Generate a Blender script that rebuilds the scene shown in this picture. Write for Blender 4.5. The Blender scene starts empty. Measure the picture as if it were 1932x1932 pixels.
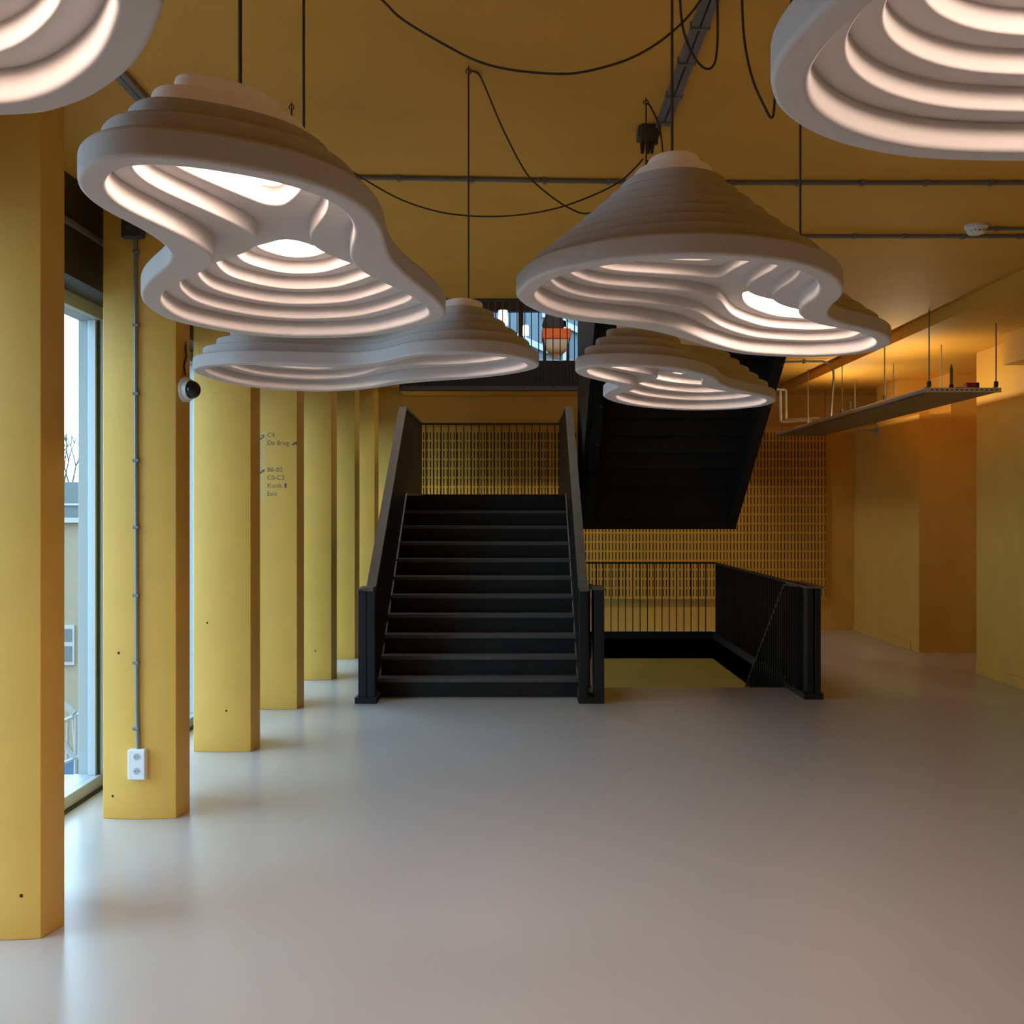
import bpy, bmesh, math, random
import numpy as np
from mathutils import Vector, Matrix
from mathutils.geometry import delaunay_2d_cdt
random.seed(7)
S = bpy.context.scene
COL = S.collection
# ------------------------------------------------------------------ camera, sky, exposure
F = 2105.0; CX = 976.0; CY = 966.0; H = 1.74
cam = bpy.data.cameras.new('camera'); camo = bpy.data.objects.new('camera', cam); COL.objects.link(camo)
cam.sensor_width = 36; cam.lens = F / 1932 * 36
cam.shift_x = -10 / 1932.0; cam.shift_y = 0
cam.clip_start = .05; cam.clip_end = 300
camo.location = (0, 0, H); camo.rotation_euler = (math.pi / 2, 0, 0)
S.camera = camo
S.view_settings.view_transform = 'Standard'; S.view_settings.look = 'None'
S.view_settings.exposure = 0.18; S.view_settings.gamma = 1.0; S.view_settings.use_curve_mapping = False
SKY_STRENGTH = 5.4
LAMP_STRENGTH = 20.5
TRAY_STRENGTH = 60.0
w = bpy.data.worlds.new('overcast_sky'); S.world = w; w.use_nodes = True
bg = w.node_tree.nodes['Background']; bg.inputs[0].default_value = (.54, .80, 1.04, 1); bg.inputs[1].default_value = SKY_STRENGTH
cy = S.cycles
cy.max_bounces = 8; cy.diffuse_bounces = 5; cy.glossy_bounces = 3; cy.transmission_bounces = 4; cy.transparent_max_bounces = 8
cy.sample_clamp_indirect = 6.0; cy.use_denoising = True; cy.caustics_reflective = False; cy.caustics_refractive = False

def P(px, py, Y):                     # a photograph pixel at a known distance -> world point
    return ((px - CX) * Y / F, Y, H + (CY - py) * Y / F)

# ------------------------------------------------------------------ materials
def srgb(r, g, b):
    f = lambda c: (c / 255 / 12.92) if c / 255 <= .04045 else ((c / 255 + .055) / 1.055) ** 2.4
    return (f(r), f(g), f(b), 1)
def mat(name, col, rough=.5, metal=0, spec=.5, noise=0, nscale=6, bump=0, bscale=40, emit=None, estr=0, coat=0):
    m = bpy.data.materials.new(name); m.use_nodes = True
    nt = m.node_tree; b = nt.nodes['Principled BSDF']
    b.inputs['Base Color'].default_value = col; b.inputs['Roughness'].default_value = rough
    b.inputs['Metallic'].default_value = metal; b.inputs['Specular IOR Level'].default_value = spec
    b.inputs['Coat Weight'].default_value = coat
    tc = nt.nodes.new('ShaderNodeTexCoord')
    if noise:
        n = nt.nodes.new('ShaderNodeTexNoise'); n.inputs['Scale'].default_value = nscale; n.inputs['Detail'].default_value = 5
        nt.links.new(tc.outputs['Object'], n.inputs['Vector'])
        r = nt.nodes.new('ShaderNodeValToRGB')
        lo = [c * (1 - noise) for c in col[:3]] + [1]; hi = [min(1, c * (1 + noise)) for c in col[:3]] + [1]
        r.color_ramp.elements[0].color = lo; r.color_ramp.elements[0].position = .3
        r.color_ramp.elements[1].color = hi; r.color_ramp.elements[1].position = .7
        nt.links.new(n.outputs['Fac'], r.inputs['Fac']); nt.links.new(r.outputs['Color'], b.inputs['Base Color'])
    if bump:
        n2 = nt.nodes.new('ShaderNodeTexNoise'); n2.inputs['Scale'].default_value = bscale; n2.inputs['Detail'].default_value = 6
        nt.links.new(tc.outputs['Object'], n2.inputs['Vector'])
        bp = nt.nodes.new('ShaderNodeBump'); bp.inputs['Strength'].default_value = bump; bp.inputs['Distance'].default_value = .01
        nt.links.new(n2.outputs['Fac'], bp.inputs['Height']); nt.links.new(bp.outputs['Normal'], b.inputs['Normal'])
    if emit:
        b.inputs['Emission Color'].default_value = emit; b.inputs['Emission Strength'].default_value = estr
    return m
M = {}
M['yellow'] = mat('yellow_paint', (.74, .42, .070, 1), .55, noise=.05, nscale=3, bump=.12, bscale=30)
M['yellow_ceiling'] = mat('yellow_ceiling_paint', (.74, .385, .050, 1), .6, noise=.05, nscale=2, bump=.15, bscale=18)  # column yellow pushed towards orange, painting warm bounce light into the ceiling
M['yellow_panel'] = mat('yellow_panel_paint', (.74, .395, .048, 1), .5)  # same yellow warmed again, light tint put into the panel colour
M['slot_dark'] = mat('slot_backing', (.05, .03, .008, 1), .9)
M['black'] = mat('black_steel', (.010, .009, .0085, 1), .5, spec=.28, noise=.2, nscale=8)
M['tread'] = mat('dark_tread', (.075, .068, .064, 1), .5, noise=.15, nscale=12)
M['cap'] = mat('worn_brown_steel', (.105, .078, .056, 1), .45, noise=.15, nscale=10)
M['foam'] = mat('white_foam', (.60, .565, .555, 1), .8, noise=.015, nscale=10, bump=.03, bscale=120)
M['foam_lit'] = mat('white_foam_lit_through', (.58, .56, .565, 1), .8, noise=.015, nscale=10, emit=(1.0, .55, .27, 1), estr=.075)  # faint emission stands in for lamp light showing through the foam
M['glow'] = mat('lamp_glow', (.9, .9, .9, 1), .6, emit=(1.0, .745, .60, 1), estr=LAMP_STRENGTH)
M['tube'] = mat('tube_glow', (.9, .9, .9, 1), .6, emit=(1.0, .82, .50, 1), estr=TRAY_STRENGTH)
M['panel_glow'] = mat('panel_glow', (.9, .9, .9, 1), .6, emit=(1.0, .92, .82, 1), estr=62)
M['shade_glow'] = mat('shade_glow', (.9, .9, .9, 1), .6, emit=(1.0, .97, .88, 1), estr=2.5)
M['cord'] = mat('grey_brown_cord', (.055, .045, .040, 1), .6)
M['conduit'] = mat('grey_conduit', (.17, .165, .17, 1), .45)
M['conduit_teal'] = mat('grey_pvc', (.19, .215, .22, 1), .4)
M['darkbox'] = mat('dark_grey_plastic', (.055, .052, .052, 1), .45)
M['lintel'] = mat('dark_brown_lintel', (.030, .026, .022, 1), .5)
M['alu'] = mat('grey_aluminium', (.42, .46, .50, 1), .4, metal=.15)
M['alu_blue'] = mat('pale_blue_cladding', (.30, .335, .35, 1), .5)
M['gasket'] = mat('black_gasket', (.02, .022, .024, 1), .5)
M['white'] = mat('white_plastic', (.80, .80, .82, 1), .35)
M['dome'] = mat('smoked_dome', (.012, .012, .014, 1), .08)
M['zinc'] = mat('galvanised_steel', (.82, .80, .77, 1), .18, metal=.6)
M['tray'] = mat('tray_steel', (.20, .185, .165, 1), .4, metal=.35)
M['red'] = mat('red_plastic', (.55, .05, .05, 1), .4)
M['ink'] = mat('dark_grey_ink', (.09, .085, .10, 1), .6)
M['palelines'] = mat('pale_print', (.62, .55, .34, 1), .6)
M['orange'] = mat('orange_fabric', (.75, .16, .035, 1), .8)
M['cloth'] = mat('pale_cloth', (.55, .48, .40, 1), .9)
M['darkcloth'] = mat('dark_cloth', (.05, .05, .06, 1), .9)
M['cream'] = mat('cream_brick', (.27, .225, .165, 1), .9, noise=.06, nscale=8)
M['roofblue'] = mat('blue_grey_cladding', (.085, .115, .13, 1), .6)
M['steelwhite'] = mat('white_painted_steel', (.34, .35, .35, 1), .5)
M['bluetarp'] = mat('blue_sheet', (.03, .13, .26, 1), .6)
M['bark'] = mat('bare_bark', (.10, .09, .085, 1), .9)
M['ground'] = mat('grey_ground', (.16, .16, .155, 1), .9, noise=.1, nscale=2)
M['steelblue'] = mat('steel_blue_cladding', (.075, .105, .13, 1), .5)
M['brown'] = mat('brown_header', (.10, .065, .03, 1), .6)
M['hole'] = mat('drill_hole_dark', (.02, .018, .01, 1), .9)
# floor: poured resin, satin gloss with slight variation
m = mat('grey_resin_floor', (.50, .46, .435, 1), .24, spec=.5, noise=.02, nscale=.5)
nt = m.node_tree; b = nt.nodes['Principled BSDF']; tc = nt.nodes['Texture Coordinate']
n = nt.nodes.new('ShaderNodeTexNoise'); n.inputs['Scale'].default_value = 1.2; n.inputs['Detail'].default_value = 8; n.inputs['Roughness'].default_value = .6
nt.links.new(tc.outputs['Object'], n.inputs['Vector'])
mr = nt.nodes.new('ShaderNodeMapRange'); mr.inputs[3].default_value = .22; mr.inputs[4].default_value = .28
nt.links.new(n.outputs['Fac'], mr.inputs[0]); nt.links.new(mr.outputs[0], b.inputs['Roughness'])
bp = nt.nodes.new('ShaderNodeBump'); bp.inputs['Strength'].default_value = .03; bp.inputs['Distance'].default_value = .01
nt.links.new(n.outputs['Fac'], bp.inputs['Height']); nt.links.new(bp.outputs['Normal'], b.inputs['Normal'])
M['floor'] = m
# glass
g = bpy.data.materials.new('clear_glass'); g.use_nodes = True; nt = g.node_tree; nt.nodes.remove(nt.nodes['Principled BSDF'])
tr = nt.nodes.new('ShaderNodeBsdfTransparent'); tr.inputs[0].default_value = (.95, .98, .98, 1)
gl = nt.nodes.new('ShaderNodeBsdfGlossy'); gl.inputs['Roughness'].default_value = .02
lw = nt.nodes.new('ShaderNodeLayerWeight'); lw.inputs[0].default_value = .5
fr = nt.nodes.new('ShaderNodeMath'); fr.operation = 'POWER'; fr.inputs[1].default_value = 5; nt.links.new(lw.outputs['Facing'], fr.inputs[0])
mx = nt.nodes.new('ShaderNodeMixShader'); nt.links.new(fr.outputs[0], mx.inputs[0]); nt.links.new(tr.outputs[0], mx.inputs[1]); nt.links.new(gl.outputs[0], mx.inputs[2])
nt.links.new(mx.outputs[0], nt.nodes['Material Output'].inputs[0]); M['glass'] = g

# ------------------------------------------------------------------ builders
def wloc(o):
    v = Vector((0, 0, 0))
    while o is not None:
        v += o.location; o = o.parent
    return v
class MB:
    def __init__(s): s.v = []; s.f = []
    def add(s, vs, fs):
        o = len(s.v); s.v += [tuple(p) for p in vs]; s.f += [tuple(i + o for i in q) for q in fs]; return s
    def box(s, x0, x1, y0, y1, z0, z1):
        return s.add([(x0, y0, z0), (x1, y0, z0), (x1, y1, z0), (x0, y1, z0), (x0, y0, z1), (x1, y0, z1), (x1, y1, z1), (x0, y1, z1)],
                     [(0, 3, 2, 1), (4, 5, 6, 7), (0, 1, 5, 4), (1, 2, 6, 5), (2, 3, 7, 6), (3, 0, 4, 7)])
    def prism(s, poly, a, b, axis='z'):       # poly of 2-D points, counter-clockwise
        n = len(poly)
        if axis == 'z': mk = lambda p, t: (p[0], p[1], t)
        elif axis == 'x': mk = lambda p, t: (t, p[0], p[1])
        else: mk = lambda p, t: (p[0], t, p[1])
        vs = [mk(p, a) for p in poly] + [mk(p, b) for p in poly]
        fs = [tuple(reversed(range(n))), tuple(range(n, 2 * n))] + [(i, (i + 1) % n, n + (i + 1) % n, n + i) for i in range(n)]
        return s.add(vs, fs)
    def tube(s, pts, r, n=8, cap=True):
        pts = [Vector(p) for p in pts]; k = len(pts); vs = []; fs = []
        t0 = (pts[1] - pts[0]).normalized(); up = Vector((0, 0, 1)) if abs(t0.z) < .9 else Vector((1, 0, 0))
        u = t0.cross(up).normalized()
        for i, p in enumerate(pts):
            t = (pts[min(i + 1, k - 1)] - pts[max(i - 1, 0)]).normalized()
            u = (u - t * u.dot(t)).normalized(); v = t.cross(u)
            rr = r[i] if isinstance(r, (list, tuple)) else r
            for j in range(n):
                a = 2 * math.pi * j / n; vs.append(p + (u * math.cos(a) + v * math.sin(a)) * rr)
        for i in range(k - 1):
            for j in range(n):
                fs.append((i * n + j, i * n + (j + 1) % n, (i + 1) * n + (j + 1) % n, (i + 1) * n + j))
        if cap: fs.append(tuple(reversed(range(n)))); fs.append(tuple(range((k - 1) * n, k * n)))
        return s.add(vs, fs)
    def lathe(s, c, axis, prof, n=20):        # prof: (radius, height along axis)
        ax = Vector(axis).normalized(); u = ax.orthogonal().normalized(); v = ax.cross(u); c = Vector(c); vs = []; fs = []
        for (r, h) in prof:
            for j in range(n):
                a = 2 * math.pi * j / n; vs.append(c + ax * h + (u * math.cos(a) + v * math.sin(a)) * max(r, 1e-4))
        for i in range(len(prof) - 1):
            for j in range(n): fs.append((i * n + j, i * n + (j + 1) % n, (i + 1) * n + (j + 1) % n, (i + 1) * n + j))
        fs.append(tuple(reversed(range(n)))); fs.append(tuple(range((len(prof) - 1) * n, len(prof) * n)))
        return s.add(vs, fs)
    def build(s, name, material, parent=None, bevel=0, smooth=False, seg=2):
        o = wloc(parent)
        me = bpy.data.meshes.new(name); me.from_pydata([(p[0] - o.x, p[1] - o.y, p[2] - o.z) for p in s.v], [], s.f); me.validate()
        bm = bmesh.new(); bm.from_mesh(me); bmesh.ops.recalc_face_normals(bm, faces=bm.faces); bm.to_mesh(me); bm.free()
        me.materials.append(material)
        if smooth:
            me.polygons.foreach_set('use_smooth', [True] * len(me.polygons)); me.set_sharp_from_angle(angle=math.radians(40))
        ob = bpy.data.objects.new(name, me); COL.objects.link(ob); ob.parent = parent
        if bevel:
            md = ob.modifiers.new('bevel', 'BEVEL'); md.width = bevel; md.segments = seg; md.limit_method = 'ANGLE'; md.angle_limit = math.radians(40)
            if smooth: md.harden_normals = True
        return ob
def tag(o, label=None, cat=None, group=None, kind=None):
    if label: o['label'] = label
    if cat: o['category'] = cat
    if group: o['group'] = group
    if kind: o['kind'] = kind
    return o
def thing(name, label, cat, loc=(0, 0, 0), group=None):
    o = bpy.data.objects.new(name, None); COL.objects.link(o); o.location = loc; o.empty_display_size = .1
    return tag(o, label, cat, group)
def dup(src, delta, parent=None):             # one more copy of a piece, sharing its mesh
    c = src.copy(); COL.objects.link(c); c.parent = parent if parent else src.parent
    c.location = Vector(src.location) + Vector(delta); return c
def struct(o): o['kind'] = 'structure'; return o
def bx(x0, x1, y0, y1, z0, z1): return MB().box(x0, x1, y0, y1, z0, z1)

# ------------------------------------------------------------------ room shell
ZC = 3.58; ZR = 3.46; XS = 3.83; XW = 4.96; YB = 16.42; YN = -5.0
VX0, VX1, VY0, VY1 = -1.65, 2.80, 9.68, 15.6       # stair void in the ceiling
OX0, OX1, OY0, OY1 = .70, 2.68, 11.07, 15.30       # opening in the floor
fl = MB()
fl.box(-2.62, XW + 1, YN, OY0, -.26, 0).box(-2.62, OX0, OY0, YB, -.26, 0).box(OX1, XW + 1, OY0, YB, -.26, 0).box(OX0, OX1, OY1, YB, -.26, 0)
flo = struct(fl.build('floor', M['floor']))
MB().box(.80, XW - .02, 10.06, 10.064, 0, .0006).build('floor_joint', M['conduit'], flo)
ce = MB()
ce.box(-2.75, XS, YN, VY0, ZC, 3.86).box(-2.75, VX0, VY0, YB, ZC, 3.86).box(VX1, XS, VY0, YB, ZC, 3.86)
struct(ce.build('ceiling', M['yellow_ceiling']))
struct(bx(XS, XW + 1.2, YN, YB, ZR, 3.86).build('ceiling', M['yellow_ceiling']))
struct(bx(VX0, VX1, VY0 - .07, VY0 + .02, ZC - .012, ZC).build('trim_1', M['darkbox']))
# back wall (also down into the lower storey and behind the landing)
struct(MB().box(-2.75, XW + 1.2, YB, YB + .3, -3.9, 3.44).box(-2.75, VX0, YB, YB + .2, 3.44, ZC).box(VX1, XW + 1.2, YB, YB + .2, 3.44, ZC).build('wall_back', M['yellow']))
struct(bx(-3.2, XW + 1.3, YN - .3, YN, -.26, 3.86).build('wall_front', M['yellow']))
# right wall: two runs with a deep recess between them
rw = MB()
rw.box(XW, XW + 1.2, YN, 12.05, -.26, ZR)
rw.box(5.75, XW + 1.2, 12.05, 13.77, -.26, ZR)
rw.box(XW, XW + 1.2, 13.77, YB, -.26, 2.95)
rw.box(XW, XW + 1.2, 14.5, 15.4, 2.95, ZR).box(5.35, XW + 1.2, 13.77, YB, 2.95, ZR)
struct(rw.build('wall_right', M['yellow']))
struct(bx(XW - .014, XW, YN, 12.045, 0, .11).build('baseboard_right', M['yellow'], bevel=.003))
struct(bx(XW - .014, XW, 14.05, YB, 0, .11).build('baseboard_right', M['yellow'], bevel=.003))
struct(bx(4.70, XW, YN, 10.8, 3.16, ZR).build('trim_2', M['yellow'], bevel=.004))
# ------------------------------------------------------------------ window wall on the left
PIT = 1.77; piers = [7.05 + PIT * k + (.40 if k == 1 else 0) for k in range(-3, 6)]
XG = -2.672
for i, yp in enumerate(piers):
    y0 = (piers[i - 1] + .30 if i else .50); y1 = yp                # this bay's glass runs y0..y1
    wn = bpy.data.objects.new('window_%d' % (i + 1), None); COL.objects.link(wn); wn.location = (XG, (y0 + y1) / 2, 0); struct(wn)
    MB().box(-2.775, -2.615, yp, yp + .30, -.1, 3.62).build('pier_cladding', M['alu_blue'], wn, bevel=.004)
    MB().box(-2.80, -2.62, y0, y1, 0.012, .085).build('sill', M['alu'], wn, bevel=.004)
    MB().box(-2.64, -2.60, y0, yp + .3, 0, .012).build('threshold', M['gasket'], wn)
    MB().box(-2.775, -2.62, y0, y1, 2.95, 3.06).build('head_frame', M['alu'], wn, bevel=.004)
    MB().box(-2.70, -2.65, y0, y0 + .045, .085, 2.95).box(-2.70, -2.65, y1 - .04, y1, .085, 2.95).build('window_frame', M['alu'], wn, bevel=.003)
    MB().box(-2.65, -2.638, y1 - .012, y1, .085, 2.95).box(-2.65, -2.638, y0, y0 + .012, .085, 2.95).build('gasket', M['gasket'], wn)
    MB().box(XG - .004, XG + .004, y0 + .045, y1 - .04, .085, 2.95).build('pane', M['glass'], wn)
li = struct(bx(-2.78, -2.44, YN, YB, 3.03, ZC).build('trim_3', M['lintel']))
MB().box(-2.44, -2.415, YN, YB, 3.30, 3.325).build('rail', M['conduit'], li)
struct(bx(-2.80, -2.60, YN, YB, -.5, 0).build('trim_4', M['lintel']))
struct(bx(-2.80, -2.60, YN, .50, 0, 3.05).build('wall_left', M['yellow']))  # unseen stretch of facade closed in to cut daylight behind the camera

# ------------------------------------------------------------------ yellow columns
COLY = [4.55, 6.337, 8.103, 9.846, 11.554, 13.22, 14.90]
XRF = [-1.942, -1.938, -1.936, -1.944, -1.925, -1.925, -1.905]
def front_y(u, sag=.022): return -sag * (1 - u * u)
def column_poly():                             # plan around the right front corner (0,0); x to the left is negative
    W = .415; pts = []
    for i in range(13):
        u = -1 + 2 * i / 12; pts.append((-W / 2 + u * W / 2, front_y(u)))
    pts += [(.032, .155), (-.115, .48), (-W + .115, .48), (-W - .032, .155)]
    return pts
def col_obj(x, y):
    o = MB().prism(column_poly(), 0, ZC).build('column', M['yellow'], bevel=.004, smooth=True); o.location = (x, y, 0); return o
labels = ['nearest yellow concrete column, cut off by the left edge of the photo',
          'yellow column with a double socket and vertical grey conduit on its face',
          'third yellow column from the left, plain, just right of the dome camera',
          'yellow column printed with grey direction lettering',
          'fifth yellow column from the left, plain, right of the one with lettering',
          'sixth yellow column from the left, its foot just left of the black newel post',
          'farthest narrow yellow column, partly hidden behind the stair parapet']
columns = []
for i in range(7):
    o = col_obj(XRF[i], COLY[i]) if i == 0 else dup(columns[0], (XRF[i] - XRF[0], COLY[i] - COLY[0], 0))
    columns.append(tag(o, labels[i], 'column', 'yellow columns along the windows'))
for k, yy in enumerate((2.77, 1.0)):
    o = dup(columns[0], (0, yy - COLY[0], 0))
    tag(o, ['yellow column beside the camera, just outside the left edge of the photo', 'yellow column level with the camera, outside the photo'][k], 'column', 'yellow columns along the windows')
def on_col(i, px, py):                        # point of a pixel on the face of column i
    Y = COLY[i]
    for _ in range(3):
        x = (px - CX) * Y / F; u = (x - XRF[i] + .2075) / .2075; u = max(-1, min(1, u)); Y = COLY[i] + front_y(u)
    return Vector(P(px, py, Y))
for (i, px, py) in ((1, 224, 1232), (1, 213, 1502), (2, 391, 1175), (2, 427, 1341), (4, 595, 1228), (0, 40, 1690)):
    p = on_col(i, px, py)
    MB().lathe(p + Vector((0, -.0005, 0)), (0, -1, 0), [(.008, 0), (.006, .001)], 8).build('drill_hole', M['hole'], columns[i])

# ------------------------------------------------------------------ contour pendants
LS = .050; LT = .040; RIM = .050; ZB = 2.34
def plan(pts):
    out = []
    for (x, y) in pts:
        Y = (ZB - H) * F / (CY - y); out.append(((x - CX) * Y / F, Y))
    return out
def closed_smooth(p, n=3):
    p = np.array(p, float)
    for _ in range(n):
        q = np.roll(p, -1, 0); a = .75 * p + .25 * q; b_ = .25 * p + .75 * q
        p = np.empty((2 * len(a), 2)); p[0::2] = a; p[1::2] = b_
    return p
def resample(p, step):
    q = np.vstack([p, p[:1]]); d = np.r_[0, np.cumsum(np.hypot(*np.diff(q, axis=0).T))]
    n = max(16, int(d[-1] / step)); t = np.linspace(0, d[-1], n, endpoint=False)
    return np.c_[np.interp(t, d, q[:, 0]), np.interp(t, d, q[:, 1])]
def inside(poly, X, Y):
    r = np.zeros(X.shape, bool); a = poly; b_ = np.roll(poly, -1, 0)
    for (x0, y0), (x1, y1) in zip(a, b_):
        if y0 == y1: continue
        c = ((y0 > Y) != (y1 > Y)) & (X < (x1 - x0) * (Y - y0) / (y1 - y0) + x0); r ^= c
    return r
class Field:
    def __init__(s, outline, lobes=None, g=.012):
        o = resample(closed_smooth(outline), .012); s.g = g
        x0, y0 = o.min(0) - .06; x1, y1 = o.max(0) + .06
        s.xs = np.arange(x0, x1, g); s.ys = np.arange(y0, y1, g)
        X, Y = np.meshgrid(s.xs, s.ys, indexing='ij'); D = np.full(X.shape, 9.)
        for p in o: D = np.minimum(D, (X - p[0]) ** 2 + (Y - p[1]) ** 2)
        D = np.sqrt(D); D[~inside(o, X, Y)] *= -1
        for _ in range(5):
            E = np.pad(D, 1, mode='edge'); D = (E[:-2, 1:-1] + E[2:, 1:-1] + E[1:-1, :-2] + E[1:-1, 2:] + 2 * E[1:-1, 1:-1]) / 6
        if lobes:                              # contours draw in faster across the waist, so each lobe gets a peak of its own
            (ax_, ay_), (bx_, by_), amt = lobes; L2 = (bx_ - ax_) ** 2 + (by_ - ay_) ** 2
            t = np.clip(((X - ax_) * (bx_ - ax_) + (Y - ay_) * (by_ - ay_)) / L2, 0, 1)
            D = D * (1 - amt * np.sin(math.pi * t) ** 2) * (1 + .17 * np.exp(-((X - ax_) ** 2 + (Y - ay_) ** 2) / (2 * .17 ** 2)))
        s.D = D; s.X = X; s.Y = Y; s.o = o
    def loops(s, lv):
        if lv <= 0: return [s.o]
        B = s.D > lv; c = (B[:-1, :-1] * 1 + B[1:, :-1] * 2 + B[1:, 1:] * 4 + B[:-1, 1:] * 8)
        act = np.argwhere((c > 0) & (c < 15)); nxt = {}
        def pt(e):
            i, j, d = e
            a = s.D[i, j]; bb = s.D[i + 1, j] if d == 0 else s.D[i, j + 1]; t = (lv - a) / (bb - a)
            return (s.xs[i] + (s.g * t if d == 0 else 0), s.ys[j] + (s.g * t if d == 1 else 0))
        T = {1: [(3, 0)], 2: [(0, 1)], 3: [(3, 1)], 4: [(1, 2)], 5: [(3, 0), (1, 2)], 6: [(0, 2)], 7: [(3, 2)], 8: [(2, 3)], 9: [(2, 0)], 10: [(0, 1), (2, 3)], 11: [(2, 1)], 12: [(1, 3)], 13: [(1, 0)], 14: [(0, 3)]}
        for i, j in act:
            E = [(i, j, 0), (i + 1, j, 1), (i, j + 1, 0), (i, j, 1)]
            for a, bb in T[c[i, j]]: nxt[E[a]] = E[bb]
        out = []
        while nxt:
            st, e = next(iter(nxt.items())); loop = [st]; del nxt[st]
            while e != st and e in nxt: loop.append(e); e = nxt.pop(e)
            q = np.array([pt(e) for e in loop])
            if len(q) < 8: continue
            q = resample(q, .016)
            for _ in range(3): q = (np.roll(q, 1, 0) + 2 * q + np.roll(q, -1, 0)) / 4
            out.append(q)
        return out
    def peak(s, loop):
        m_ = inside(loop, s.X, s.Y); d = np.where(m_, s.D, -9); k = np.unravel_index(d.argmax(), d.shape)
        return s.D[k], (s.xs[k[0]], s.ys[k[1]])
def ring(mb, outer, holes, z0, z1):
    polys = [outer] + holes; flat = [Vector((p[0], p[1])) for q in polys for p in q]; n = len(flat); ed = []; o = 0
    for q in polys: ed += [(o + i, o + (i + 1) % len(q)) for i in range(len(q))]; o += len(q)
    vo, eo, fo, ov, oe, of_ = delaunay_2d_cdt(flat, ed, [], 0, 1e-7)
    back = [(l[0] if l else -1) for l in ov]
    tris = [tuple(back[i] for i in f) for f in fo]; tris = [t for t in tris if min(t) >= 0 and len(set(t)) == 3]
    cen = np.array([[sum(flat[i].x for i in t) / 3, sum(flat[i].y for i in t) / 3] for t in tris])
    keep = inside(np.array(outer), cen[:, 0], cen[:, 1])
    for h in holes: keep &= ~inside(np.array(h), cen[:, 0], cen[:, 1])
    tris = [t for t, k_ in zip(tris, keep) if k_]
    fs = tris + [tuple(n + i for i in t) for t in tris]; o = 0
    for q in polys:
        k = len(q); fs += [(o + i, o + (i + 1) % k, n + o + (i + 1) % k, n + o + i) for i in range(k)]; o += k
    mb.add([(p.x, p.y, z0) for p in flat] + [(p.x, p.y, z1) for p in flat], fs)
def pendant(label, outline, cords, lobes=None, LT=LT, LS=LS, close=.128, top=.105):
    fd = Field(outline, lobes); pk = fd.peak(fd.o); c = fd.o.mean(0)
    root = thing('pendant_lamp', label, 'pendant lamp', (c[0], c[1], ZB), 'white stepped contour pendants')
    active = [fd.o]; k = 0; z = ZB; caps = []; lit = []
    while active:
        t = RIM if k == 0 else LT; d = 0 if k == 0 else .040 + (k - 1) * LS; dn_ = .040 + k * LS; nxt = []
        inner = fd.loops(dn_ + .012); upper = fd.loops(dn_)
        for a in active:                       # every closed slice is a part of its own
            pd, pp = fd.peak(a); mb = MB(); glows = []
            cl = close if not isinstance(close, tuple) else close[0 if math.dist(pp, lobes[0]) < math.dist(pp, lobes[1]) else 1]
            if pd - d < cl:                  # closed from here up; the first closed slice carries the diffuser
                ring(mb, a, [], z, z + t + .006)
                if not any(np.hypot(pp[0] - g_[0], pp[1] - g_[1]) < .12 for g_ in lit):
                    lit.append(pp)
                    glows = [q for q in fd.loops(max(d + .02, pd - max(.108, .6 * (pd - d)))) if inside(a, q[:1, 0], q[:1, 1])[0]]
                if pd - d < top: caps.append((pp, z + t))
                else: nxt += [q for q in upper if inside(a, q[:1, 0], q[:1, 1])[0]]
            else:
                ring(mb, a, [q for q in inner if inside(a, q[:1, 0], q[:1, 1])[0] and fd.peak(q)[0] - dn_ > .03], z, z + t + .006)
                nxt += [q for q in upper if inside(a, q[:1, 0], q[:1, 1])[0] and fd.peak(q)[0] - dn_ > .02]
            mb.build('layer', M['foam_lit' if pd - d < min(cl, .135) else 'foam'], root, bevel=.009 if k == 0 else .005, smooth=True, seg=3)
            for q in glows:
                gm = MB(); ring(gm, q, [], z - .006, z + .001); gm.build('light_diffuser', M['glow'], root)
        active = nxt; z += t; k += 1
    for i, px in enumerate(cords):
        if i >= len(caps) or px is None: continue
        # match each cord to the nearest lobe by bearing
        (pp, zt) = min(caps, key=lambda q: abs(CX + q[0][0] / q[0][1] * F - px))
        x = (px - CX) * pp[1] / F; y = pp[1]
        MB().tube([(x, y, zt - .01), (x, y, 3.0), (x, y, ZC - .03)], .0042, 6).build('suspension_cord', M['cord'], root, smooth=True)
        hk = [(x, y, ZC)] + [(x + .011 * math.sin(a), y, ZC - .022 - .011 * math.cos(a + 0)) for a in np.linspace(0, 5.6, 10)]
        MB().tube(hk, .0025, 5).build('ceiling_hook', M['gasket'], root)
    return root, caps
B_ = [(143, 340), (152, 366), (188, 395), (254, 428), (290, 449), (312, 467), (323, 483), (313, 502), (288, 522), (268, 543), (264, 562), (275, 580), (308, 601), (362, 616), (453, 632), (562, 640), (700, 636), (770, 622), (820, 608), (845, 596), (832, 573), (795, 543), (760, 515), (737, 490), (727, 462), (724, 440), (700, 402), (640, 364), (543, 333), (400, 307), (326, 299), (254, 294), (192, 301), (156, 318)]
C_ = [(362, 701), (366, 695), (382, 691), (413, 687), (456, 685), (526, 686), (596, 688), (649, 689), (684, 688), (720, 683), (755, 674), (790, 668), (843, 665), (896, 665), (948, 669), (984, 675), (1008, 682), (1018, 690), (1015, 695), (991, 702), (948, 709), (878, 716), (808, 720), (755, 725), (720, 731), (684, 735.5), (632, 739), (579, 739), (508, 735), (456, 729), (413, 720), (378, 709)]
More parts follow.
